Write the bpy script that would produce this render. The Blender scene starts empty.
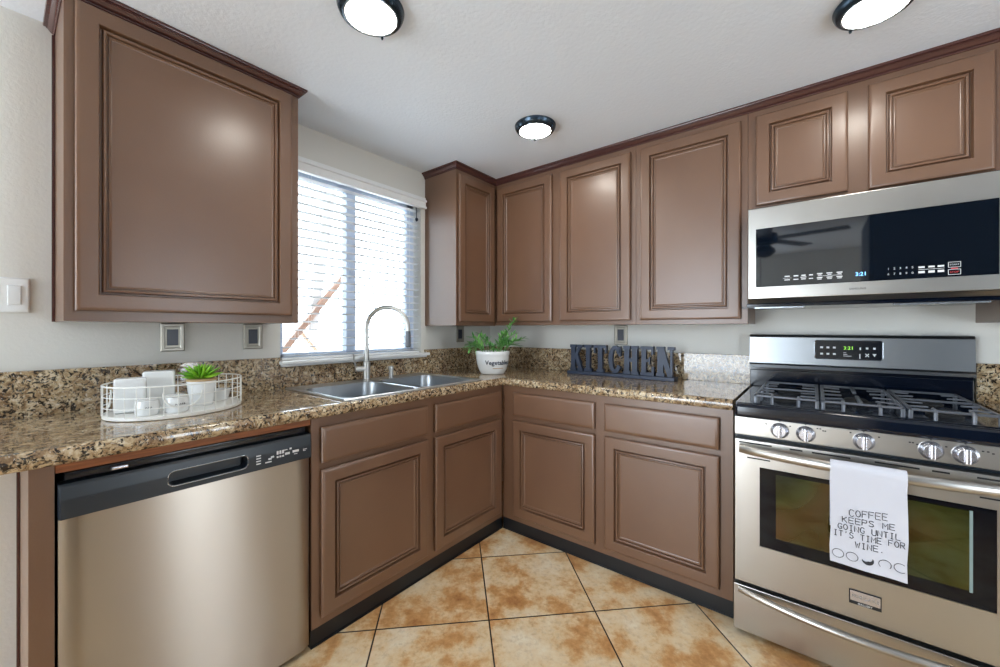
import bpy, bmesh, math, random
from math import sin, cos, pi, radians, sqrt
from mathutils import Vector, Matrix
random.seed(7)
SC = bpy.context.scene
COL = SC.collection

# ------------------------------------------------------------------ camera
FPX = 397.23
YAW = 0.6707
cd = bpy.data.cameras.new('camera')
cd.sensor_fit = 'HORIZONTAL'; cd.sensor_width = 36.0
cd.lens = FPX / 1000 * 36.0
cd.shift_x = (500 - 499.43) / 1000
cd.shift_y = -(333.5 - 328.71) / 1000
cd.clip_start = 0.02
cam = bpy.data.objects.new('camera', cd); COL.objects.link(cam)
cam.location = (-2.5143, -2.0918, 1.2081)
cam.rotation_euler = (pi / 2, 0, YAW - pi / 2)
SC.camera = cam

# ------------------------------------------------------------------ world, daylight, exposure
wd = bpy.data.worlds.new('world'); SC.world = wd; wd.use_nodes = True
bg = wd.node_tree.nodes['Background']
bg.inputs[0].default_value = (0.80, 0.90, 1.0, 1); bg.inputs[1].default_value = 7.5
SC.view_settings.view_transform = 'Standard'; SC.view_settings.look = 'None'
SC.view_settings.gamma = 1; SC.view_settings.use_curve_mapping = False
SC.view_settings.exposure = 0.84
SC.cycles.use_denoising = True
SC.cycles.sample_clamp_indirect = 6
SC.cycles.caustics_reflective = False; SC.cycles.caustics_refractive = False
SC.cycles.max_bounces = 8; SC.cycles.diffuse_bounces = 5; SC.cycles.glossy_bounces = 4

def portal(name, loc, rot, sx, sy):
    """daylight portal: guides the sampling of the sky through a wall opening, emits nothing itself"""
    l = bpy.data.lights.new(name, 'AREA'); l.shape = 'RECTANGLE'; l.size = sx; l.size_y = sy; l.cycles.is_portal = True
    o = bpy.data.objects.new(name, l); COL.objects.link(o); o.location = loc; o.rotation_euler = rot
portal('end_fill_portal', (-5.21, -0.7, 1.1), (0, -pi / 2, 0), 2.2, 1.3)  # made-up opening in the unseen end wall, added for fill daylight
portal('rear_fill_portal', (-3.7, -4.62, 1.08), (pi / 2, 0, 0), 1.0, 2.15)  # unseen rear opening, added so more sky light reaches the ceiling
portal('rear_portal', (-1.1, -4.62, 1.2), (pi / 2, 0, 0), 0.6, 1.6)
portal('window_portal', (-1.188, 0.16, 1.55), (-pi / 2, 0, 0), 0.90, 1.02)

FL = -0.012      # floor level
CE = 2.268       # ceiling level
CB, CT = 0.866, 0.911   # counter bottom, top

# ------------------------------------------------------------------ materials
def lin(c):
    return tuple(((v / 255) / 12.92 if v <= 10 else (((v / 255) + 0.055) / 1.055) ** 2.4) for v in c) + (1,)

def mat(name, rgb, rough=0.5, metal=0.0, emit=0.0, coat=0.0, spec=0.5, alpha=None):
    m = bpy.data.materials.new(name); m.use_nodes = True
    b = m.node_tree.nodes['Principled BSDF']
    b.inputs['Base Color'].default_value = lin(rgb)
    b.inputs['Roughness'].default_value = rough
    b.inputs['Metallic'].default_value = metal
    b.inputs['Specular IOR Level'].default_value = spec
    b.inputs['Coat Weight'].default_value = coat
    if emit:
        b.inputs['Emission Color'].default_value = lin(rgb); b.inputs['Emission Strength'].default_value = emit
    return m

def N(m, t, **kw):
    n = m.node_tree.nodes.new(t)
    for k, v in kw.items(): setattr(n, k, v)
    return n
def L(m, a, b): m.node_tree.links.new(a, b)
def bsdf(m): return m.node_tree.nodes['Principled BSDF']
def ramp(m, stops, interp='LINEAR'):
    r = N(m, 'ShaderNodeValToRGB'); r.color_ramp.interpolation = interp
    e = r.color_ramp.elements
    while len(e) < len(stops): e.new(0.5)
    for i, (p, c) in enumerate(stops): e[i].position = p; e[i].color = c
    return r
def coords(m, scale=(1, 1, 1), rot=(0, 0, 0), loc=(0, 0, 0)):
    tc = N(m, 'ShaderNodeTexCoord'); mp = N(m, 'ShaderNodeMapping')
    mp.inputs['Scale'].default_value = scale; mp.inputs['Rotation'].default_value = rot; mp.inputs['Location'].default_value = loc
    L(m, tc.outputs['Object'], mp.inputs['Vector']); return mp.outputs['Vector']
def bump(m, height, strength, dist=0.01):
    b = N(m, 'ShaderNodeBump'); b.inputs['Strength'].default_value = strength; b.inputs['Distance'].default_value = dist
    L(m, height, b.inputs['Height']); L(m, b.outputs['Normal'], bsdf(m).inputs['Normal'])
def noise(m, vec, scale, detail=4, rough=0.55):
    n = N(m, 'ShaderNodeTexNoise'); n.inputs['Scale'].default_value = scale
    n.inputs['Detail'].default_value = detail; n.inputs['Roughness'].default_value = rough
    L(m, vec, n.inputs['Vector']); return n
def mixc(m, fac, a, b, mode='MIX'):
    n = N(m, 'ShaderNodeMix', data_type='RGBA', blend_type=mode)
    if isinstance(fac, (int, float)): n.inputs[0].default_value = fac
    else: L(m, fac, n.inputs[0])
    for s, v in ((6, a), (7, b)):
        if isinstance(v, tuple): n.inputs[s].default_value = v
        else: L(m, v, n.inputs[s])
    return n.outputs[2]

def plaster(name, rgb, scale, strength):
    m = mat(name, rgb, 0.75, spec=0.25)
    v = coords(m); n = noise(m, v, scale, 3); bump(m, n.outputs['Fac'], strength, 0.006)
    return m
M_wall = plaster('wall_paint', (220, 219, 213), 90, 0.14)
M_ceil = plaster('ceiling_paint', (230, 237, 246), 70, 0.2)  # daylight's cool tint on the white ceiling is put into this colour
M_white = mat('white_paint', (236, 238, 238), 0.35)
M_dark_room = mat('dark_hall_paint', (58, 62, 70), 0.8)

def cabinet_paint():
    m = mat('cabinet_brown_paint', (110, 79, 58), 0.36, spec=0.6, coat=0.4)
    bsdf(m).inputs['Coat Roughness'].default_value = 0.26
    v = coords(m, (1, 1, 1)); n = noise(m, v, 160, 2); bump(m, n.outputs['Fac'], 0.06, 0.004)
    n2 = noise(m, v, 2.2, 3)
    r = ramp(m, [(0.35, lin((107, 76, 56))), (0.7, lin((114, 83, 61)))])
    L(m, n2.outputs['Fac'], r.inputs['Fac']); L(m, r.outputs['Color'], bsdf(m).inputs['Base Color'])
    return m
M_cab = cabinet_paint()
M_crown = mat('crown_mahogany', (78, 46, 42), 0.25, coat=0.4)
M_toe = mat('black_vinyl_base', (17, 19, 23), 0.4)

def granite():
    m = mat('granite', (170, 140, 105), 0.10, spec=0.5, coat=0.3)
    v = coords(m)
    d = noise(m, v, 22, 3)
    vv = mixc(m, 0.06, v, d.outputs['Color'], 'ADD')
    n1 = noise(m, vv, 44, 5, 0.65)
    r1 = ramp(m, [(0.30, lin((96, 72, 50))), (0.44, lin((160, 134, 100))), (0.56, lin((200, 180, 146))), (0.70, lin((224, 214, 192)))])
    L(m, n1.outputs['Fac'], r1.inputs['Fac'])
    n2 = noise(m, vv, 92, 4, 0.7)
    r2 = ramp(m, [(0.435, (1, 1, 1, 1)), (0.485, (0, 0, 0, 1))])
    L(m, n2.outputs['Fac'], r2.inputs['Fac'])
    c = mixc(m, r2.outputs['Color'], r1.outputs['Color'], lin((40, 31, 27)))
    n3 = noise(m, vv, 9, 3)
    r3 = ramp(m, [(0.45, (0, 0, 0, 1)), (0.68, (1, 1, 1, 1))]); L(m, n3.outputs['Fac'], r3.inputs['Fac'])
    sc = N(m, 'ShaderNodeMath', operation='MULTIPLY'); L(m, r3.outputs['Color'], sc.inputs[0]); sc.inputs[1].default_value = 0.45
    c = mixc(m, sc.outputs[0], c, lin((150, 96, 52)), 'MULTIPLY')
    n4 = noise(m, vv, 200, 2)
    r4 = ramp(m, [(0.64, (0, 0, 0, 1)), (0.70, (1, 1, 1, 1))]); L(m, n4.outputs['Fac'], r4.inputs['Fac'])
    c = mixc(m, r4.outputs['Color'], c, lin((214, 208, 196)))
    L(m, c, bsdf(m).inputs['Base Color'])
    return m
M_gran = granite()

def tile():
    m = mat('floor_tile', (210, 185, 150), 0.3, spec=0.5)
    v = coords(m, rot=(0, 0, -pi / 4), loc=(-0.24, -0.152, 0))
    b = N(m, 'ShaderNodeTexBrick'); b.offset = 0; b.squash = 1
    b.inputs['Scale'].default_value = 1; b.inputs['Mortar Size'].default_value = 0.0032
    b.inputs['Brick Width'].default_value = 0.46; b.inputs['Row Height'].default_value = 0.46
    b.inputs['Mortar Smooth'].default_value = 0.1; b.inputs['Bias'].default_value = 0
    b.inputs['Color1'].default_value = (0, 0, 0, 1); b.inputs['Color2'].default_value = (1, 1, 1, 1); b.inputs['Mortar'].default_value = (0.5, 0.5, 0.5, 1)
    L(m, v, b.inputs['Vector'])
    off = mixc(m, 1.0, v, b.outputs['Color'], 'ADD')
    n1 = noise(m, off, 4.2, 7, 0.66)
    r1 = ramp(m, [(0.30, lin((160, 104, 58))), (0.43, lin((204, 154, 100))), (0.51, lin((224, 196, 154))), (0.68, lin((234, 222, 198)))])
    L(m, n1.outputs['Fac'], r1.inputs['Fac'])
    n2 = noise(m, off, 42, 4, 0.7)
    r2 = ramp(m, [(0.32, lin((150, 112, 76))), (0.5, (1, 1, 1, 1))]); L(m, n2.outputs['Fac'], r2.inputs['Fac'])
    c = mixc(m, 0.22, r1.outputs['Color'], r2.outputs['Color'], 'MULTIPLY')
    c = mixc(m, b.outputs['Fac'], c, lin((48, 38, 34)))
    L(m, c, bsdf(m).inputs['Base Color'])
    inv = N(m, 'ShaderNodeMath', operation='SUBTRACT'); inv.inputs[0].default_value = 1; L(m, b.outputs['Fac'], inv.inputs[1])
    bump(m, inv.outputs[0], 0.4, 0.003)
    return m
M_tile = tile()

def steel(name, rgb, rough, stretch, aniso=0.0):
    m = mat(name, rgb, rough, 1.0)
    v = coords(m, stretch); n = noise(m, v, 6, 3)
    r = ramp(m, [(0.3, (rough - 0.02,) * 3 + (1,)), (0.7, (rough + 0.02,) * 3 + (1,))])
    L(m, n.outputs['Fac'], r.inputs['Fac']); L(m, r.outputs['Color'], bsdf(m).inputs['Roughness'])
    return m
M_steel_v = steel('brushed_steel_vertical', (176, 168, 158), 0.33, (5, 5, 0.4))
bsdf(M_steel_v).inputs['Anisotropic'].default_value = 0.95
_t = N(M_steel_v, 'ShaderNodeCombineXYZ'); _t.inputs[2].default_value = 1.0
L(M_steel_v, _t.outputs[0], bsdf(M_steel_v).inputs['Tangent'])
M_steel_h = mat('brushed_steel_horizontal', (184, 181, 176), 0.31, 1.0)
M_sink = mat('sink_steel', (220, 224, 228), 0.36, 1.0)
M_bowl = mat('sink_steel_darkened', (172, 177, 182), 0.32, 1.0)  # rim steel made darker: shade inside the bowls put into the colour
M_chrome = mat('brushed_nickel', (186, 184, 180), 0.34, 1.0)
M_knob = mat('silver_knob', (206, 206, 214), 0.25, 0.9)
M_black = mat('black_gloss', (8, 16, 30), 0.12, coat=0.1)
M_blackpanel = mat('charcoal_plastic', (25, 34, 43), 0.32)
M_blackmat = mat('black_recess', (10, 12, 15), 0.6)
M_iron = mat('cast_iron_grate', (100, 104, 112), 0.35, 0.5)
M_mwglass = mat('microwave_glass', (8, 16, 26), 0.04, spec=0.9, coat=0.6)
M_ovglass_frame = mat('oven_glass_border', (10, 13, 20), 0.06, spec=0.35)
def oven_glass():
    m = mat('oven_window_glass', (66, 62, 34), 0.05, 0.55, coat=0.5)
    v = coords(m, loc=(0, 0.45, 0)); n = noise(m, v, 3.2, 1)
    r = ramp(m, [(0.35, lin((92, 66, 38))), (0.5, lin((66, 72, 32))), (0.65, lin((28, 36, 32)))])  # orange-to-olive reflections in the glass, painted into its colour
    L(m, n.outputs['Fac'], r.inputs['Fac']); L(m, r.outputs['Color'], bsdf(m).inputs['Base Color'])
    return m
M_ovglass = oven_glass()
M_mark = mat('white_print', (220, 222, 224), 0.5)
M_red = mat('red_print', (200, 60, 60), 0.5)
M_ink = mat('dark_ink', (38, 38, 44), 0.6)
M_wood = None
def wood(name, a, b_, scale):
    m = mat(name, a, 0.5)
    v = coords(m, scale); n = noise(m, v, 5, 4)
    r = ramp(m, [(0.3, lin(a)), (0.7, lin(b_))]); L(m, n.outputs['Fac'], r.inputs['Fac'])
    L(m, r.outputs['Color'], bsdf(m).inputs['Base Color']); return m
M_wood = wood('raw_plywood_edge', (112, 60, 24), (160, 94, 42), (2, 30, 40))
M_lumber = wood('weathered_lumber', (88, 60, 46), (108, 76, 58), (3, 3, 3))
M_palewood = wood('pale_grey_timber', (138, 130, 128), (152, 144, 142), (3, 3, 3))  # pale grey-tan tone for the post and low wall
M_palewood2 = wood('pale_brown_timber', (134, 104, 84), (150, 120, 100), (3, 3, 3))  # paler brown copy of the lumber for the thin second brace
M_stucco = plaster('exterior_stucco', (232, 230, 226), 40, 0.2)
M_slat = mat('blind_white', (236, 238, 240), 0.5)
M_vinyl = mat('window_vinyl', (192, 203, 222), 0.45)
M_ceramic = mat('white_ceramic', (228, 230, 230), 0.2, coat=0.3)
M_wire = mat('white_enamel_wire', (236, 236, 232), 0.35)
M_silverframe = mat('silver_plate', (150, 145, 134), 0.35, 0.5)
M_navy = mat('dark_receptacle', (22, 28, 46), 0.35)
M_sign = mat('navy_black_wood', (36, 49, 72), 0.42)
M_soil = mat('soil', (70, 56, 40), 0.9)
M_fabric = mat('white_cotton', (204, 205, 214), 0.85, spec=0.2)
def leafmat(name, a, b_):
    m = mat(name, a, 0.45)
    g = N(m, 'ShaderNodeNewGeometry'); r = ramp(m, [(0, lin(a)), (1, lin(b_))])
    L(m, g.outputs['Random Per Island'], r.inputs['Fac']); L(m, r.outputs['Color'], bsdf(m).inputs['Base Color'])
    return m
M_leaf = leafmat('herb_leaves', (40, 120, 40), (140, 196, 110))
M_succ = leafmat('succulent_leaves', (84, 150, 24), (150, 204, 52))
M_lampring = mat('gunmetal_ring', (52, 66, 78), 0.25, 0.7)
M_lamptrim = mat('silver_lamp_trim', (170, 176, 182), 0.25, 0.8)
M_lamp = mat('lamp_diffuser', (255, 250, 240), 0.4, emit=32.0)
M_clock = mat('blue_led', (120, 190, 255), 0.4, emit=1.6)
M_green = mat('green_led', (130, 200, 60), 0.4, emit=0.9)
M_fan = mat('fan_bronze', (16, 15, 17), 0.6)
def glass():
    m = bpy.data.materials.new('clear_glass'); m.use_nodes = True
    nt = m.node_tree; nt.nodes.remove(nt.nodes['Principled BSDF'])
    t = N(m, 'ShaderNodeBsdfTransparent'); g = N(m, 'ShaderNodeBsdfGlossy'); g.inputs['Roughness'].default_value = 0.02
    t.inputs['Color'].default_value = (0.96, 0.98, 0.98, 1)
    f = N(m, 'ShaderNodeFresnel'); f.inputs['IOR'].default_value = 1.45
    mx = N(m, 'ShaderNodeMixShader'); L(m, f.outputs[0], mx.inputs[0]); L(m, t.outputs[0], mx.inputs[1]); L(m, g.outputs[0], mx.inputs[2])
    L(m, mx.outputs[0], nt.nodes['Material Output'].inputs['Surface']); return m
M_glass = glass()

# ------------------------------------------------------------------ mesh helpers
def frame_loops(mb, xb, xf, s0, s1, z0, z1, a0, a1, b0, b1):
    """rectangular frame with an opening, facing -x: outer edge softly rounded"""
    def q(x, i, s0=s0, s1=s1, z0=z0, z1=z1): return [(x, -s0 - i, z0 + i), (x, -s1 + i, z0 + i), (x, -s1 + i, z1 - i), (x, -s0 - i, z1 - i)]
    c = .004; r = [q(xb, 0), q(xf + c, 0), q(xf + c * .3, c * .3), q(xf, c), q(xf, 0, a0, a1, b0, b1), q(xf + .01, 0, a0, a1, b0, b1)]
    mb.loops(r, False, False)
class MB:
    def __init__(s): s.bm = bmesh.new()
    def box(s, x0, x1, y0, y1, z0, z1, bev=0.0, seg=2):
        x0, x1 = sorted((x0, x1)); y0, y1 = sorted((y0, y1)); z0, z1 = sorted((z0, z1))
        v = [s.bm.verts.new((x, y, z)) for x in (x0, x1) for y in (y0, y1) for z in (z0, z1)]
        F = [(0, 1, 3, 2), (4, 6, 7, 5), (0, 4, 5, 1), (2, 3, 7, 6), (0, 2, 6, 4), (1, 5, 7, 3)]
        fs = [s.bm.faces.new([v[i] for i in f]) for f in F]
        if bev:
            es = list({e for f in fs for e in f.edges})
            bmesh.ops.bevel(s.bm, geom=es, offset=bev, segments=seg, profile=0.5, affect='EDGES', clamp_overlap=True)
        return s
    def obox(s, c, sx, sy, sz, rot, bev=0.0):
        t = MB(); t.box(-sx / 2, sx / 2, -sy / 2, sy / 2, -sz / 2, sz / 2, bev)
        s.merge(t, Matrix.Translation(c) @ rot.to_4x4()); return s
    def merge(s, other, mtx=None):
        mp = {}
        for v in other.bm.verts: mp[v] = s.bm.verts.new(mtx @ v.co if mtx else v.co)
        for f in other.bm.faces:
            try: s.bm.faces.new([mp[v] for v in f.verts])
            except ValueError: pass
        other.bm.free(); return s
    def loops(s, loops, cap0=True, cap1=True, closed=True):
        L_ = [[s.bm.verts.new(p) for p in lp] for lp in loops]
        n = len(L_[0])
        for a, b in zip(L_, L_[1:]):
            for i in range(n if closed else n - 1):
                j = (i + 1) % n
                s.bm.faces.new((a[i], a[j], b[j], b[i]))
        if cap0: s.bm.faces.new(L_[0][::-1])
        if cap1: s.bm.faces.new(L_[-1])
        return s
    def tube(s, pts, r, seg=10, caps=True, rads=None):
        pts = [Vector(p) for p in pts]; loops = []
        prev = None
        for i, p in enumerate(pts):
            if i == 0: t = pts[1] - p
            elif i == len(pts) - 1: t = p - pts[i - 1]
            else: t = (pts[i + 1] - p).normalized() + (p - pts[i - 1]).normalized()
            t.normalize()
            if prev is None:
                u = t.cross(Vector((0, 0, 1)));
                if u.length < 0.1: u = t.cross(Vector((1, 0, 0)))
            else: u = prev - t * prev.dot(t)
            u.normalize(); prev = u; w = t.cross(u)
            rr = rads[i] if rads else r
            loops.append([p + (u * cos(2 * pi * k / seg) + w * sin(2 * pi * k / seg)) * rr for k in range(seg)])
        return s.loops(loops, caps, caps)
    def ring(s, pts, r, seg=6):
        pts = [Vector(p) for p in pts]; n = len(pts); L_ = []
        up = Vector((0, 0, 1))
        for i, p in enumerate(pts):
            t = (pts[(i + 1) % n] - pts[i - 1]).normalized(); u = t.cross(up)
            if u.length < 0.05: u = Vector((1, 0, 0))
            u.normalize(); w = t.cross(u)
            L_.append([s.bm.verts.new(p + (u * cos(2 * pi * k / seg) + w * sin(2 * pi * k / seg)) * r) for k in range(seg)])
        for i in range(n):
            a, b = L_[i], L_[(i + 1) % n]
            for k in range(seg): s.bm.faces.new((a[k], a[(k + 1) % seg], b[(k + 1) % seg], b[k]))
        return s
    def lathe(s, prof, c, seg=40, axis='z', cap0=True, cap1=True):
        loops = []
        for r, h in prof:
            lp = []
            for k in range(seg):
                a = 2 * pi * k / seg; p = (r * cos(a), r * sin(a), h)
                if axis == '-x': p = (-h, p[0], p[1])
                if axis == '-y': p = (p[0], -h, p[1])
                lp.append(Vector(p) + Vector(c))
            loops.append(lp)
        return s.loops(loops, cap0, cap1)
    def sweep(s, path, prof, caps=True):
        """profile (offset to the right of travel, z) swept along a plan polyline with mitred corners"""
        P = [Vector((p[0], p[1])) for p in path]; loops = []
        for i, p in enumerate(P):
            d0 = (P[i] - P[i - 1]).normalized() if i else None
            d1 = (P[i + 1] - P[i]).normalized() if i < len(P) - 1 else None
            if d0 is None: nrm = Vector((d1.y, -d1.x))
            elif d1 is None: nrm = Vector((d0.y, -d0.x))
            else:
                n0 = Vector((d0.y, -d0.x)); n1 = Vector((d1.y, -d1.x)); m = (n0 + n1).normalized(); nrm = m / m.dot(n0)
            loops.append([(p.x + nrm.x * o, p.y + nrm.y * o, z) for o, z in prof])
        return s.loops(loops, caps, caps)
    def build(s, name, m, parent=None, sharp=32, kind=None):
        bmesh.ops.recalc_face_normals(s.bm, faces=s.bm.faces[:])
        org = Vector((0, 0, 0)); p = parent
        while p: org += p.location; p = p.parent
        for v in s.bm.verts: v.co -= org
        me = bpy.data.meshes.new(name); s.bm.to_mesh(me); s.bm.free()
        me.polygons.foreach_set('use_smooth', [True] * len(me.polygons))
        me.set_sharp_from_angle(angle=radians(sharp))
        me.materials.append(m)
        o = bpy.data.objects.new(name, me); COL.objects.link(o)
        wn = o.modifiers.new('weighted_normal', 'WEIGHTED_NORMAL'); wn.keep_sharp = True
        if parent: o.parent = parent
        if kind: o['kind'] = kind
        return o

def thing(name, loc, label, cat, group=None):
    o = bpy.data.objects.new(name, None); COL.objects.link(o); o.empty_display_size = 0.1
    o.location = loc; o['label'] = label; o['category'] = cat
    if group: o['group'] = group
    return o
def tag(o, label, cat, group=None):
    o['label'] = label; o['category'] = cat
    if group: o['group'] = group
    return o
def mapA(s, d, z): return (s, -d, z)
def mapB(s, d, z): return (-d, -s, z)

def rings(mb, mp, s0, s1, z0, z1, d0, prof):
    """nested mitred rectangles on a wall plane: prof = (inset, height above d0)"""
    lp = [[mp(s0 + i, d0 + h, z0 + i), mp(s1 - i, d0 + h, z0 + i), mp(s1 - i, d0 + h, z1 - i), mp(s0 + i, d0 + h, z1 - i)] for i, h in prof]
    return mb.loops(lp)
DOORP = [(.006, 0), (.006, .006), (.0005, .0065), (0, .0085), (0, .0155), (.003, .0195), (.008, .0216), (.012, .0222), (.050, .0222), (.0518, .0210), (.0545, .0075), (.0555, .0060),
         (.0590, .0060), (.0600, .0120), (.0625, .0170), (.066, .0178), (.0690, .0160), (.0708, .0085), (.0718, .0075), (.0738, .0075), (.0748, .0125), (.0775, .0130), (.0805, .0100), (.083, .0090)]
DRAWP = [(.006, 0), (.006, .006), (.0005, .0065), (0, .0085), (0, .014), (.003, .0180), (.010, .0208), (.018, .0225)]
def door(mp, s0, s1, z0, z1, d, parent): return rings(MB(), mp, s0, s1, z0, z1, d, DOORP).build('door', M_cab, parent, 20)
def drawer(mp, s0, s1, z0, z1, d, parent): return rings(MB(), mp, s0, s1, z0, z1, d, DRAWP).build('drawer_front', M_cab, parent, 20)
def pbox(mb, mp, s0, s1, d0, d1, z0, z1, bev=0.0):
    a = mp(s0, d0, z0); b = mp(s1, d1, z1)
    return mb.box(a[0], b[0], a[1], b[1], a[2], b[2], bev)

def text_into(mb, s, size, mp, extrude=0.0006, align='CENTER', xs=1.0, offset=0.0):
    cu = bpy.data.curves.new('t', 'FONT'); cu.body = s; cu.size = size; cu.align_x = align; cu.extrude = extrude; cu.resolution_u = 2; cu.offset = offset
    ob = bpy.data.objects.new('t', cu); COL.objects.link(ob)
    dg = bpy.context.evaluated_depsgraph_get(); me = bpy.data.meshes.new_from_object(ob.evaluated_get(dg))
    vs = [mb.bm.verts.new(mp(v.co.x * xs, v.co.y, v.co.z)) for v in me.vertices]
    for p in me.polygons:
        try: mb.bm.faces.new([vs[i] for i in p.vertices])
        except ValueError: pass
    bpy.data.objects.remove(ob); bpy.data.curves.remove(cu); bpy.data.meshes.remove(me)
    return mb

# ------------------------------------------------------------------ room shell
XE, YE = -5.2, -4.6
WX0, WX1, WZ0, WZ1 = -1.64, -0.735, 1.035, 2.06
o = MB().box(XE - .2, .2, YE - .2, .2, FL - .1, FL).build('floor', M_tile, kind='structure')
o = MB().box(XE - .2, .2, YE - .2, .15, CE, CE + .1).build('ceiling', M_ceil, kind='structure')
w = MB(); w.box(XE - .2, WX0, 0, .15, FL, CE).box(WX1, .15, 0, .15, FL, CE).box(WX0, WX1, 0, .15, FL, WZ0).box(WX0, WX1, 0, .15, WZ1, CE)
w.build('wall_left', M_wall, kind='structure')
MB().box(0, .15, YE - .15, 0, FL, CE).build('wall_right', M_wall, kind='structure')
# rear wall: tall window, added fill-daylight opening; end wall: another added for fill
w = MB(); w.box(XE, -4.2, YE - .15, YE, FL, CE).box(-4.2, -3.2, YE - .15, YE, 2.16, CE).box(-3.2, -1.4, YE - .15, YE, FL, CE).box(-.8, 0, YE - .15, YE, FL, CE).box(-1.4, -.8, YE - .15, YE, FL, .2).box(-1.4, -.8, YE - .15, YE, 2.0, CE).box(-1.1, -1.0, YE - .15, YE, .2, 2.0)
w.build('wall_rear', M_wall, kind='structure')
w = MB(); w.box(XE - .15, XE, YE, -1.35, FL, CE).box(XE - .15, XE, -.05, 0, FL, CE).box(XE - .15, XE, -1.35, -.05, 2.2, CE)
w.build('wall_end', M_wall, kind='structure')

# ------------------------------------------------------------------ window
f = MB(); fy0, fy1 = .075, .125
f.box(WX0, WX0 + .045, fy0, fy1, WZ0, WZ1, .004).box(WX1 - .06, WX1, fy0, fy1, WZ0, WZ1, .004)
f.box(WX0, WX1, fy0, fy1, WZ0, WZ0 + .045, .004).box(WX0, WX1, fy0, fy1, WZ1 - .045, WZ1, .004)
win = f.build('window_1', M_vinyl, kind='structure')
f = MB(); f.box(-1.245, -1.185, .06, .12, WZ0 + .04, WZ1 - .04, .004); f.box(-1.23, -1.22, .05, .062, 1.5, 1.62, .002)
f.build('mullion', M_vinyl, win)
MB().box(WX0 + .04, -1.24, .098, .102, WZ0 + .04, WZ1 - .04).build('pane', M_glass, win)
MB().box(-1.19, WX1 - .05, .098, .102, WZ0 + .04, WZ1 - .04).build('pane', M_glass, win)
s_ = MB(); s_.box(-1.655, -.70, -.055, .075, 1.03, 1.047, .004); s_.box(-1.645, -.71, -.035, -.0005, 1.018, 1.031, .003)
s_.build('window_sill', M_white, win)

vb = thing('window_blind', (-1.18, -.01, WZ1), 'white horizontal slatted blind hanging in the window over the sink', 'blind')
nsl = 22
zz = [1.068 + i * (2.0 - 1.068) / (nsl - 1) for i in range(nsl)]
R_ = Matrix.Rotation(radians(-10), 3, 'X')
for z in zz:
    MB().obox((-1.185, .022, z), .875, .030, .0022, R_).build('slat', M_slat, vb)
MB().box(-1.63, -.745, .004, .040, 1.048, 1.060, .003).build('bottom_rail', M_slat, vb)
h = MB(); h.box(-1.66, -.715, -.03, -.0015, 2.03, 2.092, .004); h.box(-1.665, -.71, -.038, -.0015, 2.062, 2.076, .005); h.box(-1.665, -.71, -.036, -.0015, 2.018, 2.034, .005); h.build('valance', M_white, vb)
h = MB()
for x in (-1.55, -1.48, -1.05, -.80):
    for y in (.0035, .0405): h.tube([(x, y, 1.055), (x, y, 2.03)], .0009, 5)
h.build('ladder_cord', M_slat, vb)
h = MB(); h.tube([(-.775, .0, 2.02), (-.775, -.004, 1.955)], .0025, 6); h.lathe([(.001, 0), (.010, .01), (.010, .02), (.001, .03)], (-.775, -.004, 1.925), 12); h.build('tilt_cord', M_navy, vb)

# outside: neighbour's stucco wall, patio frame
MB().box(-4.5, 2.5, 3.4, 3.6, -.2, 1.15).build('exterior_wall', M_stucco, kind='structure')
MB().box(-6, 4, .3, 3.6, -.25, -.15).build('ground', M_stucco, kind='structure')
pf = thing('patio_frame', (-.95, .85, -.15), 'brown diagonal timber bracing seen through the blind outside the window', 'timber frame')
def beam(p, q, w_, t_, name, m):
    p, q = Vector(p), Vector(q); d = q - p; a = math.atan2(d.z, d.x)
    MB().obox((p + q) / 2, d.length, t_, w_, Matrix.Rotation(-a, 3, 'Y'), .004).build(name, m, pf)
beam((-1.34, .80, .99), (-.80, .80, 1.66), .042, .04, 'brace', M_lumber)
beam((-1.17, .84, 1.21), (-.98, .84, .98), .025, .03, 'brace', M_palewood2)
beam((-1.06, .86, 1.2), (-.90, .86, 2.4), .07, .06, 'post', M_palewood)
MB().box(-1.9, -.2, .83, .89, -.15, .985, .004).build('low_wall', M_palewood, pf)

# ------------------------------------------------------------------ base cabinets
FA = .595
def base_cabinet(name, label, mp, s0, s1, cols, drawers, ztoe=.06, endpanel=False, depth0=.012, top=CB):
    c = mp((s0 + s1) / 2, .30, FL)
    t = thing(name, c, label, 'cabinet')
    b = MB()
    pbox(b, mp, s0, s0 + .018, depth0, FA - .02, ztoe, top - .001); pbox(b, mp, s1 - .018, s1, depth0, FA - .02, ztoe, top - .001)
    pbox(b, mp, s0 + .018, s1 - .018, depth0, FA - .02, ztoe, ztoe + .018); pbox(b, mp, s0 + .018, s1 - .018, depth0, depth0 + .006, ztoe + .018, top - .001)
    b.build('carcass', M_cab, t)
    b = MB(); pbox(b, mp, s0, s1, FA - .02, FA, ztoe, top - .0005, .0012); b.build('face_frame', M_cab, t)
    b = MB(); pbox(b, mp, s0, s1, .5, FA - .006, FL, ztoe, .001); pbox(b, mp, s0, s1, FA - .006, FA - .001, FL, FL + .006, .001); b.build('toe_kick', M_toe, t)
    for (a, e) in cols:
        drawer(mp, a, e, .691, .829, FA, t)
        door(mp, a, e, .098, .664, FA, t)
    return t
base_cabinet('sink_cabinet', 'brown two-door base cabinet under the sink, right of the dishwasher', mapA, -1.777, -.597, [(-1.744, -1.209), (-1.161, -.637)], True)
base_cabinet('base_cabinet', 'brown base cabinet with two drawers and two doors, left of the range', mapB, .597, 1.8245, [(.683, 1.204), (1.258, 1.775)], True)
base_cabinet('base_cabinet', 'brown base cabinet mostly hidden on the far right of the range', mapB, 2.612, 3.2, [(2.66, 3.15)], True)
ep = thing('end_panel', (-2.455, -.3, FL), 'brown panel at the left end of the counter, beside the dishwasher', 'cabinet panel')
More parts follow.
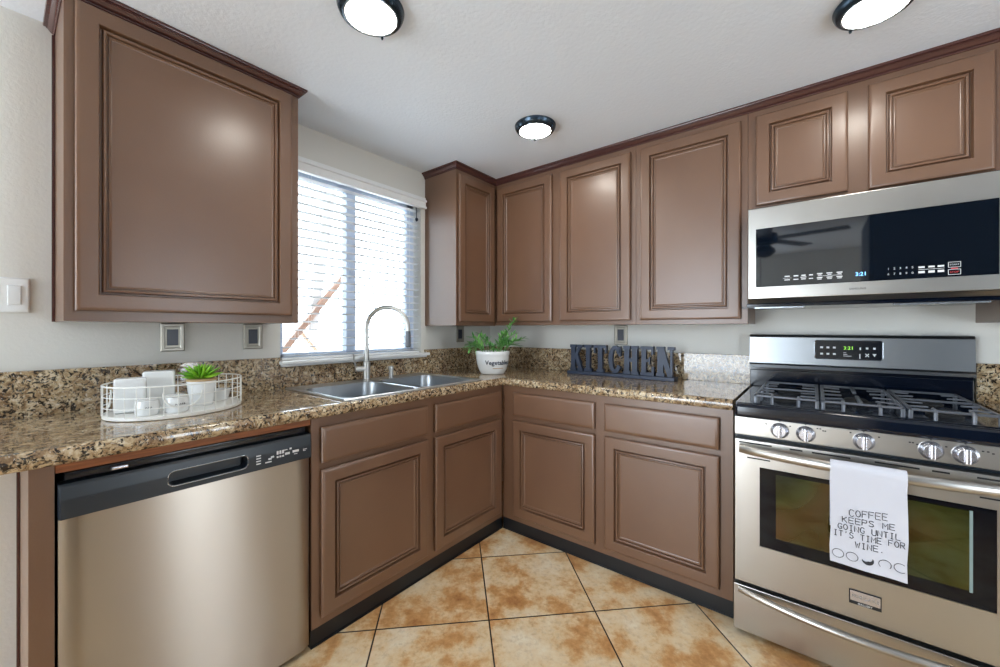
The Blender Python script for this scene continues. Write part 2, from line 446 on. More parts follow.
b = MB(); b.box(-2.470, -2.427, -FA, -.574, FL, CB - .001, .001); b.build('filler_stile', M_cab, ep)
b = MB(); b.box(-2.470, -2.452, -.573, -.012, FL, CB - .001, .001); b.build('side_panel', M_cab, ep)
b = MB(); b.box(-2.478, -2.4705, -.022, -.001, FL, CB - .001, .001); b.build('scribe_strip', M_crown, ep)

# ------------------------------------------------------------------ dishwasher
dw = thing('dishwasher', (-2.10, -.3, FL), 'stainless dishwasher with a black control strip under the counter', 'dishwasher')
X0, X1 = -2.422, -1.783
MB().box(X0 + .01, X1 - .01, -.565, -.02, FL + .02, .835, .003).build('tub', M_blackmat, dw)
b = MB()
n = 24; prof = []
for i in range(n + 1):
    x = X0 + .001 + (X1 - X0 - .002) * i / n; q = (i / n - .5) * 2
    edge = max(0, abs(q) - .955) / .045
    y = -.603 - .004 * (1 - q * q) + .012 * edge ** 2
    prof.append((x, y))
lo = [(x, y, .012) for x, y in prof] + [(X1 - .001, -.57, .012), (X0 + .001, -.57, .012)]
hi = [(p[0], p[1], .7255) for p in lo]
b.loops([lo, hi]).build('door_panel', M_steel_v, dw, 40)
# control strip with a pocket handle
px0, px1, pz0, pz1 = -2.205, -2.0, .746, .787
def rrect(x0, x1, z0, z1, r, k=5):
    pts = []
    for cx, cz, a0 in ((x1 - r, z1 - r, 0), (x0 + r, z1 - r, pi / 2), (x0 + r, z0 + r, pi), (x1 - r, z0 + r, 1.5 * pi)):
        for i in range(k): a = a0 + (pi / 2) * i / (k - 1); pts.append((cx + r * cos(a), cz + r * sin(a)))
    return pts
inner = rrect(px0, px1, pz0, pz1, .014)
def outer_of(k=5):
    c = [(X1, .8135), (X0, .8135), (X0, .727), (X1, .727)]; base = rrect(px0, px1, pz0, pz1, .014, k); o = []
    for ci in range(4):
        for i in range(k):
            x, z = base[ci * k + i]; cx, cz = c[ci]
            if i == k // 2: o.append((cx, cz))
            else:
                horiz = (i > k // 2) if ci in (0, 2) else (i < k // 2)
                o.append((x, cz) if horiz else (cx, z))
    return o
outer = outer_of()
b = MB()
b.loops([[(x, -.565, z) for x, z in outer], [(x, -.603, z) for x, z in outer], [(x + (.004 if x == X0 else -.004 if x == X1 else 0), -.613 if z < .8 else -.608, z - (.006 if z > .8 else 0)) for x, z in outer],
         [(x, -.613, z) for x, z in inner], [(x, -.606, z) for x, z in inner], [(x, -.578, z + .004) for x, z in inner]], True, True)
b.build('control_strip', M_blackpanel, dw, 25)
b = MB(); b.ring([(x, -.6135, z) for x, z in rrect(px0 - .002, px1 + .002, pz0 - .002, pz1 + .002, .016)], .0016, 6); b.build('handle_rim', M_lamptrim, dw)
MB().box(X0 + .012, X1 - .012, -.585, -.566, .818, .838, .002).build('top_gap_bar', M_black, dw)  # black bar set in the dark gap above the control strip
b = MB(); b.box(-2.325, -2.290, -.600, -.586, .823, .832, .003); b.build('latch', M_knob, dw)
b = MB()
def dash(x, z, w_, h_): b.box(x - w_ / 2, x + w_ / 2, -.6142, -.6128, z - h_ / 2, z + h_ / 2)
for k in range(4): dash(-1.966, .749 + k * .009, .014, .0035)
for x, z in ((-1.93, .757), (-1.922, .762)): dash(x, z, .01, .006)
dash(-1.935, .747, .02, .004)
for k in range(3): dash(-1.905 + k * .009, .772, .006, .012)
for k in range(3): dash(-1.905 + k * .009, .757, .006, .006)
dash(-1.878, .776, .012, .003); dash(-1.861, .777, .007, .006); dash(-1.872, .762, .016, .008)
dash(-1.843, .764, .022, .008); dash(-1.843, .754, .012, .002); dash(-1.809, .763, .012, .002); dash(-1.811, .758, .008, .002); dash(-1.815, .761, .002, .008)
b.build('button_markings', M_mark, dw)
b = MB(); b.lathe([(.010, 0), (.010, .0012)], (-2.365, -.6125, .763), 20, '-y'); b.build('round_badge', M_blackpanel, dw)

# ------------------------------------------------------------------ countertop with backsplash
def counter_mesh(rects, nose_path, dip=.598):
    b = MB()
    for x0, x1, y0, y1 in rects: b.box(x0, x1, y0, y1, CB, CT)
    pr = [(-.002, CB), (-.002, CT)]
    for i in range(9):
        a = pi / 2 - pi * i / 8; pr.append((.006 + .0175 * max(0, cos(a)) ** .8, (CB + CT) / 2 + (CT - CB) / 2 * sin(a)))
    b.sweep(nose_path, pr); return b
sx0, sx1, sy0, sy1 = -1.60, -.815, -.568, -.082          # sink cut-out
ctop = thing('countertop', (-1.3, -.3, CB), 'speckled brown granite worktop running round the corner under the window', 'countertop')
b = counter_mesh([(-2.95, sx0, -.598, -.001), (sx1, -.001, -.598, -.001), (sx0, sx1, -.598, sy0), (sx0, sx1, sy1, -.001), (-.598, -.001, -1.825, -.598)],
                 [(-2.95, -.598), (-.598, -.598), (-.598, -1.825)])
b.build('slab', M_gran, ctop, 40)
b = MB(); b.box(-2.95, -1.648, -.022, -.001, CT, 1.066, .002).box(-1.648, -.708, -.022, -.001, CT, 1.017, .002).box(-.708, -.023, -.022, -.001, CT, 1.066, .002); b.build('backsplash', M_gran, ctop)
b = MB(); b.box(-.022, -.001, -1.825, -.023, CT, 1.066, .002); b.build('backsplash', M_gran, ctop)
b = MB(); b.box(-2.426, -1.779, -.592, -.56, .842, CB - .0005, .001); b.build('substrate_strip', M_wood, ctop)
c2 = thing('countertop', (-.3, -2.9, CB), 'short piece of granite worktop on the far right of the range', 'countertop')
counter_mesh([(-.598, -.001, -3.2, -2.612)], [(-.598, -2.612), (-.598, -3.2)]).build('slab', M_gran, c2, 40)
MB().box(-.022, -.001, -3.2, -2.612, CT, 1.066, .002).build('backsplash', M_gran, c2)

# ------------------------------------------------------------------ sink, faucet, dispenser
sk = thing('kitchen_sink', (-1.21, -.32, CT), 'stainless double-bowl sink set into the granite below the window', 'sink')
rx0, rx1, ry0, ry1 = -1.638, -.782, -.588, -.05
bowls = [(-1.603, -1.222, -.560, -.15), (-1.186, -.818, -.560, -.15)]
def rr2(x0, x1, y0, y1, r, k=9): return rrect(x0, x1, y0, y1, r, k)
def rect_of(inner_, X0_, X1_, Y0_, Y1_, k=9):
    c = [(X1_, Y1_), (X0_, Y1_), (X0_, Y0_), (X1_, Y0_)]; o = []
    for ci in range(4):
        for i in range(k):
            x, y = inner_[ci * k + i]; cx, cy = c[ci]
            if i == k // 2: o.append((cx, cy))
            else:
                horiz = (i > k // 2) if ci in (0, 2) else (i < k // 2)
                o.append((x, cy) if horiz else (cx, y))
    return o
rim = MB(); mid = -1.204
for bi, (a0, a1, c0, c1) in enumerate(bowls):
    inn = rr2(a0, a1, c0, c1, .055)
    ox0, ox1 = (rx0, mid) if bi == 0 else (mid, rx1)
    out = rect_of(inn, ox0, ox1, ry0, ry1)
    O = lambda i: rect_of(inn, ox0 + (i if bi == 0 else 0), ox1 - (i if bi == 1 else 0), ry0 + i, ry1 - i)
    mid_ = rr2(a0 - .006, a1 + .006, c0 - .006, c1 + .006, .06)
    rim.loops([[(x, y, CT + .0005) for x, y in out], [(x, y, CT + .0045) for x, y in O(0)], [(x, y, CT + .0078) for x, y in O(.003)], [(x, y, CT + .0078) for x, y in O(.007)], [(x, y, CT + .0048) for x, y in O(.012)], [(x, y, CT + .0048) for x, y in mid_], [(x, y, CT + .001) for x, y in inn]], False, False)
rim.build('rim', M_sink, sk, 40)
for bi, (a0, a1, c0, c1) in enumerate(bowls):
    lp = []
    for z, i, r in ((.0035, 0, .055), (-.006, .002, .055), (-.05, .008, .058), (-.13, .014, .062), (-.155, .022, .066), (-.168, .045, .07)):
        lp.append([(x, y, CT + z) for x, y in rr2(a0 + i, a1 - i, c0 + i, c1 - i, r)])
    lp2 = [[(x, y, z - .0015) for x, y, z in q] for q in lp[::-1]]
    bw = MB(); bw.loops(lp, False, True); bw.build('bowl', M_bowl, sk, 40)
    d = MB(); cx, cy = (a0 + a1) / 2, (c0 + c1) / 2
    d.lathe([(.045, 0), (.045, .003), (.036, .004), (.03, .001)], (cx, cy, CT - .168), 24); d.build('drain', M_chrome, sk)

fc = thing('faucet', (-1.215, -.10, CT + .006), 'tall brushed-nickel gooseneck faucet standing behind the sink divider', 'faucet')
bx, by, bz = -1.215, -.098, CT + .0058
b = MB(); b.lathe([(.026, 0), (.026, .004), (.021, .008), (.0195, .012), (.0195, .10), (.016, .104), (.0135, .106)], (bx, by, bz), 28); b.build('base', M_chrome, fc)
dirv = Vector((.135, -.17)).normalized(); reach = .235; R = reach / 2
pts = [(bx, by, bz + .10)]
ztop = 1.33
zc = ztop - R
for i in range(5): pts.append((bx, by, bz + .10 + (zc - bz - .10) * (i + 1) / 5))
for i in range(1, 21):
    a = pi - pi * i / 20; k = R + R * cos(a)
    pts.append((bx + dirv.x * k, by + dirv.y * k, zc + R * sin(a)))
ex, ey = bx + dirv.x * reach, by + dirv.y * reach
pts.append((ex, ey, zc - .02))
MB().tube(pts, .0125, 16).build('spout', M_chrome, fc, 50)
b = MB(); b.lathe([(.0125, 0), (.014, -.005), (.0155, -.03), (.0155, -.085), (.013, -.092)], (ex, ey, zc - .018), 20); b.build('spray_head', mat('dark_nickel', (96, 98, 102), .3, .9), fc)
hd = Vector((-.62, .25, 0)).normalized(); hv = Vector((-.62, .78, 0))
b = MB(); p0 = Vector((bx, by, bz + .065)); pe = p0 + Vector((-.06, .02, 0)); b.tube([p0, pe], .016, 16)
b.tube([pe + Vector((.008, -.003, 0)), pe + Vector((-.004, 0, .04)), pe + Vector((-.01, .002, .085))], .005, 10, rads=[.006, .005, .0042]); b.build('handle_lever', M_chrome, fc)
sd = MB(); sd.lathe([(.019, 0), (.019, .003), (.014, .006), (.0135, .045), (.0165, .047), (.0165, .064), (.012, .068), (.002, .069)], (-1.055, -.105, CT + .0056), 24)
tag(sd.build('air_gap_cap', M_chrome), 'short nickel air gap cap standing right of the faucet', 'sink air gap')

# ------------------------------------------------------------------ wall cabinets
def wall_cabinet(label, mp, s0, s1, z0, z1, doors, dep=.30, zt=2.20, back=.001):
    t = thing('wall_cabinet', mp((s0 + s1) / 2, dep / 2, z0), label, 'cabinet')
    b = MB(); pbox(b, mp, s0, s1, back, dep - .019, z0, z1, .001); b.build('carcass', M_cab, t)
    b = MB(); pbox(b, mp, s0, s1, dep - .0188, dep, z0, z1, .0012); b.build('face_frame', M_cab, t)
    for a, e, c in doors: door(mp, a, e, c, zt, dep, t)
    return t
CROWNP = [(0, 2.229), (.003, 2.2292), (.0055, 2.232), (.0055, 2.236), (.0035, 2.238), (.0075, 2.2395), (.0115, 2.244), (.0175, 2.2525), (.0205, 2.2535), (.0205, 2.256), (.0265, 2.257), (.028, 2.260), (.028, 2.2665), (0, 2.2665)]
def crown(name, path, parent):
    pr = CROWNP
    return MB().sweep(path, pr).build(name, M_crown, parent, 30)
wl = wall_cabinet('brown single-door wall cabinet left of the window, over the dishwasher', mapA, -2.392, -1.690, 1.232, 2.245, [(-2.369, -1.723, 1.264)], zt=2.222)
crown('crown_molding', [(-2.392, -.001), (-2.392, -.3), (-1.690, -.3), (-1.690, -.001)], wl)
b = MB(); b.box(-2.400, -2.3925, -.018, -.001, 1.232, 2.229, .001); b.build('scribe_strip', M_crown, wl)
wc = wall_cabinet('narrow brown corner wall cabinet whose side faces the window', mapA, -.700, -.3, 1.228, 2.245, [(-.688, -.334, 1.254)])
wb = wall_cabinet('brown two-door wall cabinet between the corner and the KITCHEN sign', mapB, .3005, 1.3095, 1.232, 2.245, [(.326, .773, 1.256), (.833, 1.282, 1.256)])
wcd = wall_cabinet('tall brown single-door wall cabinet directly left of the microwave', mapB, 1.3105, 1.8435, 1.232, 2.245, [(1.337, 1.816, 1.256)])
wm = wall_cabinet('short brown two-door wall cabinet above the microwave', mapB, 1.8445, 2.6125, 1.757, 2.245, [(1.876, 2.201, 1.781), (2.263, 2.595, 1.775)])
wr = wall_cabinet('brown wall cabinet at the right edge, beyond the microwave', mapB, 2.6135, 3.2, 1.232, 2.245, [(2.65, 3.16, 1.256)])
cm = MB(); pr = CROWNP
cm.sweep([(-.7005, -.001), (-.7005, -.3005), (-.3005, -.3005), (-.3005, -3.2)], pr)
tag(cm.build('crown_molding', M_crown, None, 30), 'dark mahogany crown strip along the top of the right-hand wall cabinets', 'crown molding')

# ------------------------------------------------------------------ ceiling lights
def lamp(x, y, label, on=True):
    t = thing('ceiling_light', (x, y, CE), label, 'ceiling light', 'round ceiling lights')
    b = MB(); b.lathe([(.104, 0), (.107, -.004), (.106, -.010), (.102, -.020), (.097, -.027), (.092, -.030), (.084, -.031), (.080, -.026)], (x, y, CE), 48, cap0=True, cap1=False); b.build('housing', M_lampring, t, 40)
    b = MB(); b.ring([(x + .083 * cos(2 * pi * k / 48), y + .083 * sin(2 * pi * k / 48), CE - .030) for k in range(48)], .0035, 8); b.build('trim_ring', M_lamptrim, t)
    b = MB(); b.lathe([(.080, -.026), (.078, -.029), (.06, -.033), (.03, -.036), (.004, -.037)], (x, y, CE), 48, cap0=True); b.build('diffuser', M_lamp, t)
    for k in range(3):
        a = 2 * pi * k / 3 + .6
        b = MB(); b.lathe([(.004, 0), (.005, -.006), (.003, -.012)], (x + .099 * cos(a), y + .099 * sin(a), CE - .022), 10); b.build('clip', M_lampring, t)
lamp(-.775, -.95, 'small round ceiling light above the corner, farthest of the three')
lamp(-1.75, -.945, 'round ceiling light cut off by the top edge, above the sink run')
lamp(-.757, -2.245, 'round ceiling light cut off by the top edge, above the range')

# ------------------------------------------------------------------ gas range
rg = thing('gas_range', (-.34, -2.22, FL), 'stainless freestanding gas range with black cooktop against the right wall', 'range')
Y0, Y1 = -1.839, -2.600; YC = (Y0 + Y1) / 2
MB().box(-.64, -.02, Y0 + .004, Y1 - .004, .03, .893, .003).build('body', M_blackpanel, rg)
b = MB()
for y in (Y0 - .05, Y1 + .05):
    for x in (-.6, -.08): MB().lathe([(.016, 0), (.016, .045)], (x, y, FL), 12).build('leveling_foot', M_blackmat, rg)
b = MB(); b.box(-.655, -.02, Y0, Y1, .893, .912, .004); b.box(-.682, -.63, Y0, Y1, .857, .909, .014, 4); b.build('cooktop', M_black, rg, 40)
b = MB(); b.box(-.668, -.635, Y0 + .001, Y1 - .001, .785, .857, .004); b.build('control_panel', M_steel_h, rg)
kys = (-1.988, -2.066, -2.224, -2.382, -2.455)
for y in kys:
    b = MB(); c = (-.668, y, .821)
    b.lathe([(.029, 0), (.029, .004), (.026, .008), (.022, .013), (.0215, .022), (.019, .025)], c, 28, '-x')
    b.box(-.704, -.676, y - .0065, y + .0065, .797, .845, .004)
    b.build('knob', M_knob, rg)
b = MB()
for y in kys: b.box(-.6692, -.6675, y - .002, y + .002, .853, .856)
for y, z in ((-1.945, .84), (-2.02, .842), (-2.10, .846), (-2.108, .846), (-2.116, .84), (-2.122, .84), (-2.19, .846), (-2.262, .842), (-2.335, .838), (-2.342, .838), (-2.352, .834), (-2.415, .838), (-2.49, .838), (-2.5, .838), (-2.51, .834), (-2.53, .836)):
    b.box(-.6692, -.6675, y - .0025, y + .0025, z - .002, z + .002)
b.build('dial_marks', M_ink, rg)
# oven door: frame + window
DX = -.684
od = MB()
wz0, wz1, wy0, wy1 = .366, .672, Y0 - .086, Y1 + .086
frame_loops(od, -.645, DX, -Y0 + .002, -Y1 - .002, .208, .772, -wy0, -wy1, wz0, wz1)
door_o = od.build('oven_door', M_steel_h, rg)
b = MB(); b.box(DX + .002, -.66, wy0 + .001, wy1 - .001, wz0 + .001, wz1 - .001, .001); b.build('window_border', M_ovglass_frame, door_o)
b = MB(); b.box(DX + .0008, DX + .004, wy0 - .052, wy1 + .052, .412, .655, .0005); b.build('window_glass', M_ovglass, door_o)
b = MB(); b.box(DX - .0003, DX + .003, wy1 + .047, wy1 + .054, .408, .656, .0005); b.build('glass_edge', mat('pale_glass_edge', (128, 146, 146), .25), door_o)
b = MB()
q = Y0 + Y1
for a, e, z0, z1 in ((Y0 - .017, Y0 - .125, .757, .7625), (Y0 - .18, Y0 - .218, .757, .7625), (Y0 - .245, Y0 - .35, .757, .7625), (Y0 - .045, Y0 - .12, .700, .705)):
    MB().box(DX - .0006, DX + .004, a, e, z0, z1).build('vent_slot', M_blackmat, door_o)
    MB().box(DX - .0006, DX + .004, q - a, q - e, z0, z1).build('vent_slot', M_blackmat, door_o)
hp = []
for i in range(25):
    t = i / 24; y = Y0 - .02 + (Y1 - Y0 + .04) * t; bow = sin(pi * t) ** .7
    hp.append((DX - .012 - .058 * bow, y, .738))
hb = MB(); lps = []
for i, p in enumerate(hp):
    lps.append([(p[0] + .012 * cos(a), p[1], p[2] + .017 * sin(a)) for a in [2 * pi * k / 14 for k in range(14)]])
hb.loops(lps).build('handle', M_steel_h, door_o, 50)
bd = MB(); bd.box(DX - .003, DX, -2.185, -2.267, .262, .311, .001); bdo = bd.build('badge', M_blackmat, door_o)
b = MB(); b.box(DX - .0038, DX - .002, -2.188, -2.264, .274, .308, .0005); b.build('badge_face', M_knob, bdo)
b = MB(); mpb = lambda x, y, z: (DX - .0042 - z, -2.226 - x, .289 + y - .003)
text_into(b, 'FRIGIDAIRE', .0135, mpb); b.build('badge_lettering', M_lamptrim, bdo)
b = MB(); text_into(b, 'GALLERY', .009, lambda x, y, z: (DX - .0034 - z, -2.226 - x, .2645 + y)); b.build('badge_lettering', M_mark, bdo)
# storage drawer
b = MB(); b.box(-.682, -.645, Y0 + .002, Y1 - .002, .012, .192, .004); dr = b.build('drawer', M_steel_h, rg)
lps = []
for i in range(25):
    t = i / 24; y = Y0 - .015 + (Y1 - Y0 + .03) * t; bow = sin(pi * t) ** .8
    lps.append([(-.684 - .052 * bow + (.010 + .004 * bow) * cos(a), y, .170 + .006 * (1 - bow) + .0125 * sin(a)) for a in [2 * pi * k / 14 for k in range(14)]])
MB().loops(lps).build('drawer_handle', M_steel_h, dr, 50)
# backguard
b = MB(); lo = [( -.02, 1.012), (-.088, 1.012), (-.090, 1.026), (-.082, 1.034), (-.078, 1.165), (-.070, 1.178), (-.02, 1.180)]
b.loops([[(x, Y0 + .012, z) for x, z in lo], [(x, Y1 + .002, z) for x, z in lo]]); bk = b.build('backguard', mat('darkened_brushed_steel', (146, 150, 154), 0.3, 1.0), rg, 25)  # reflection of the darker far wall put into a darker steel colour
b = MB(); b.box(-.072, -.02, Y0 + .0125, Y1 + .004, .912, .998, .004); b.box(-.060, -.02, Y0 + .0125, Y1 + .004, .998, 1.012); b.build('rear_riser', M_black, rg)
dp = MB()
dl = rrect(2.091, 2.328, 1.066, 1.153, .010); dl2 = rrect(2.094, 2.325, 1.069, 1.150, .008)
dp.loops([[(-.076, -s, z) for s, z in dl], [(-.0855, -s, z) for s, z in dl]]); dpo = dp.build('display_panel', mat('display_black', (20, 24, 32), .15), bk)
b = MB(); b.ring([(-.0855, -s, z) for s, z in dl], .0022, 6); b.build('display_bezel', M_lamptrim, dpo)
b = MB()
for s in (2.118, 2.141, 2.164):
    for z in (1.120, 1.090): b.box(-.0865, -.085, -s - .005, -s + .005, z - .004, z + .004)
for s in (2.277, 2.301):
    b.box(-.0865, -.085, -s - .004, -s + .004, 1.115, 1.123)
b.obox((-.0858, -2.277, 1.088), .0015, .003, .018, Matrix.Rotation(.7, 3, 'X')); b.obox((-.0858, -2.277, 1.088), .0015, .003, .018, Matrix.Rotation(-.7, 3, 'X'))
b.bm.faces.new([b.bm.verts.new((-.0862, -2.301 + d_, z)) for d_, z in ((-.007, 1.095), (.007, 1.095), (0, 1.082))])
for k, w_ in enumerate((.010, .014, .028)): b.box(-.0865, -.085, -2.196 - w_, -2.196, 1.098 - k * .008 - .001, 1.098 - k * .008 + .001)
b.box(-.0865, -.085, -2.2545, -2.251, 1.072, 1.093); b.box(-.0865, -.085, -2.256, -2.252, 1.112, 1.122)
b.build('display_markings', M_mark, dpo)
b = MB(); text_into(b, '3:21', .021, lambda x, y, z: (-.0858 - z, -2.214 - x, 1.112 + y)); b.build('clock_digits', M_green, dpo)
# grates and burners
def bar(mb, p, q, w_=.010, h_=.010):
    p, q = Vector(p), Vector(q); d = q - p; a = math.atan2(d.y, d.x)
    mb.obox((p + q) / 2, d.length, w_, h_, Matrix.Rotation(a, 3, 'Z'), .0025)
zg = .942
gsec = [(-1.902, -2.104), (-2.112, -2.328), (-2.336, -2.538)]
bc = [[(-.25, -2.003), (-.52, -2.003)], [(-.385, -2.22)], [(-.25, -2.437), (-.52, -2.437)]]
for gi, (a, e) in enumerate(gsec):
    g = MB(); x0, x1 = -.642, -.125
    for y in (a - .005, e + .005):
        bar(g, (x0, y, zg), (x1, y, zg), .010, .008)
        for x in (x0 + .006, (x0 + x1) / 2, x1 - .006): g.obox((x, y, zg - .016), .012, .011, .028, Matrix.Identity(3), .002)
    for x in (x0 + .005, x1 - .005): bar(g, (x, a, zg), (x, e, zg), .010, .008)
    yc = (a + e) / 2; wd_ = abs(e - a)
    if gi != 1:
        bar(g, ((x0 + x1) / 2, a, zg), ((x0 + x1) / 2, e, zg), .010, .008)
        for (cx, cy) in bc[gi]:
            for dx in (-.055, .055):
                for y, sg in ((a, -1), (e, 1)): bar(g, (cx + dx, y, zg + .001), (cx + dx * .8, y + sg * (wd_ * .5 - .045), zg + .002), .011, .006)
    else:
        cx, cy = bc[1][0]
        for dx in (-.18, -.062, .062, .18):
            for y, sg in ((a, -1), (e, 1)): bar(g, (cx + dx, y, zg + .001), (cx + dx * .85, y + sg * (wd_ * .5 - .045), zg + .002), .011, .006)
        for sg in (-1, 1): bar(g, (cx + sg * .24, cy, zg + .001), (cx + sg * .06, cy, zg + .002), .012, .010)
    for y in (a - .06, e + .06):     # arched front feet
        g.tube([(x0 - .004, y, .913), (x0 - .004, y, .936), (x0 + .004, y, .943), (x0 + .03, y, .944)], .0055, 8)
    g.build('grate', M_iron, rg, 30)
    for cx, cy in bc[gi]:
        bn = MB(); bn.lathe([(.045, 0), (.045, .006), (.036, .008), (.036, .013), (.03, .017), (.004, .018)], (cx, cy, .912), 28); bn.build('burner', M_blackmat, rg)

# ------------------------------------------------------------------ microwave
mw = thing('microwave', (-.2, -2.22, 1.31), 'stainless over-the-range microwave with a dark glass front', 'microwave')
MX = -.42; m0, m1 = -1.857, -2.592
MB().box(-.385, -.002, m0 + .002, m1 - .002, 1.322, 1.752, .002).build('body', M_blackpanel, mw)
b = MB(); frame_loops(b, -.3851, MX, -m0, -m1, 1.340, 1.742, 1.887, -m1 - .012, 1.392, 1.650)
b.build('front_frame', M_steel_h, mw)
gl = MB(); gl.box(MX + .002, -.387, -1.887, m1 + .012, 1.392, 1.650, .0008); glo = gl.build('glass_front', M_mwglass, mw)
b = MB(); lo = [(MX + .004, 1.338), (-.385, 1.338), (-.385, 1.322), (MX + .022, 1.322)]
b.loops([[(x, m0, z) for x, z in lo], [(x, m1, z) for x, z in lo]]).build('lower_lip', M_steel_h, mw)
b = MB(); b.box(-.38, -.02, m0 + .01, m1 - .01, 1.306, 1.3215, .003); b.box(-.372, -.30, m0 + .03, m0 + -.17, 1.302, 1.3065, .001); b.build('vent_underside', M_black, mw)
for ya, yb in ((m0 - .02, m0 - .20), (m1 + .26, m1 + .02)): MB().box(-.375, -.33, ya, yb, 1.299, 1.3058, .001).build('grease_filter', M_lamptrim, mw)
b = MB(); GX = MX + .0012
def mark(s, z, w_, h_, mb=None): (mb or b).box(GX, GX + .002, -s - w_ / 2, -s + w_ / 2, z - h_ / 2, z + h_ / 2)
for s, w_ in ((2.000, .022), (2.030, .020), (2.055, .018), (2.080, .016)):
    mark(s, 1.432, w_ * .8, .005); mark(s, 1.417, w_ * .85, .004)
mark(2.000, 1.4245, .03, .0012); mark(2.055, 1.4245, .02, .003)
for s in (2.108, 2.139, 2.170):
    mark(s, 1.435, .018, .004); mark(s, 1.429, .012, .003); mark(s, 1.418, .018, .004); mark(s, 1.412, .014, .003)
mark(2.14, 1.4245, .075, .0012)
for s in (2.398, 2.423, 2.446):
    mark(s, 1.433, .016, .006); mark(s, 1.415, .016, .008)
mark(2.422, 1.4245, .065, .0012)
for q in ((2.464, 2.493, 1.426, 1.444),):
    s0, s1, z0, z1 = q
    mark((s0 + s1) / 2, z0, s1 - s0, .0014); mark((s0 + s1) / 2, z1, s1 - s0, .0014); mark(s0, (z0 + z1) / 2, .0014, z1 - z0); mark(s1, (z0 + z1) / 2, .0014, z1 - z0)
    z0, z1 = 1.400, 1.418
    mark((s0 + s1) / 2, z0, s1 - s0, .0014); mark((s0 + s1) / 2, z1, s1 - s0, .0014); mark(s0, (z0 + z1) / 2, .0014, z1 - z0); mark(s1, (z0 + z1) / 2, .0014, z1 - z0)
mt = lambda s, z: (lambda x, y, zz_: (GX - zz_ * .3, -s - x, z + y))
for k in range(5):
    s = 2.311 + k * .016
    text_into(b, str(k + 1), .011, mt(s, 1.431)); text_into(b, str((k + 6) % 10), .011, mt(s, 1.411))
text_into(b, 'START', .008, mt(2.4785, 1.432))
b.build('button_markings', M_mark, glo)
b = MB(); text_into(b, 'STOP', .009, mt(2.4785, 1.4055)); mark(2.4785, 1.4215, .016, .004, b); b.build('stop_marking', M_red, glo)
b = MB(); text_into(b, '3:21', .020, mt(2.234, 1.416)); b.build('clock_digits', M_clock, glo)
b = MB(); text_into(b, 'SAMSUNG', .011, lambda x, y, z: (MX - .0002 - z, -2.224 - x, 1.362 + y)); b.build('logo', M_ink, mw)

# ------------------------------------------------------------------ towel
tw = thing('dish_towel', (-.75, -2.226, .76), 'white printed dish towel hanging over the oven door handle', 'towel')
path = [(-.728, .53), (-.728, .60), (-.728, .70), (-.729, .738)]
for i in range(1, 12): a = pi * i / 12; path.append((-.752 + .0225 * cos(a), .740 + .0245 * sin(a)))
path += [(-.7748, .735), (-.775, .70), (-.775, .62), (-.775, .55), (-.775, .48), (-.775, .428)]
ty0, ty1 = -2.133, -2.317; nu = 30
def tpt(i, k, off=0):
    x, z = path[k]; t = i / nu; y = ty0 + (ty1 - ty0) * t
    amp = max(0, (.72 - z)) * .012 if k > 15 else 0
    return (x + off + amp * sin(t * 9 + .6) * .6, y + (.002 * sin(z * 30) if k > 15 else 0), z - (.006 * t if k == len(path) - 1 else 0))
b = MB(); th = .0022
front = [[b.bm.verts.new(tpt(i, k)) for i in range(nu + 1)] for k in range(len(path))]
back = []
for k in range(len(path)):
    x, z = path[k]; p = path[max(0, k - 1)]; q = path[min(len(path) - 1, k + 1)]
    d = Vector((q[0] - p[0], q[1] - p[1])).normalized(); nx, nz = -d.y, d.x
    back.append([b.bm.verts.new((v.co.x + nx * th, v.co.y, v.co.z + nz * th)) for v in front[k]])
for G in (front, back):
    for k in range(len(path) - 1):
        for i in range(nu): b.bm.faces.new((G[k][i], G[k][i + 1], G[k + 1][i + 1], G[k + 1][i]))
for k in range(len(path) - 1):
    for i in (0, nu): b.bm.faces.new((front[k][i], front[k + 1][i], back[k + 1][i], back[k][i]))
for k in (0, len(path) - 1):
    for i in range(nu): b.bm.faces.new((front[k][i], front[k][i + 1], back[k][i + 1], back[k][i]))
b.build('cloth', M_fabric, tw, 60)
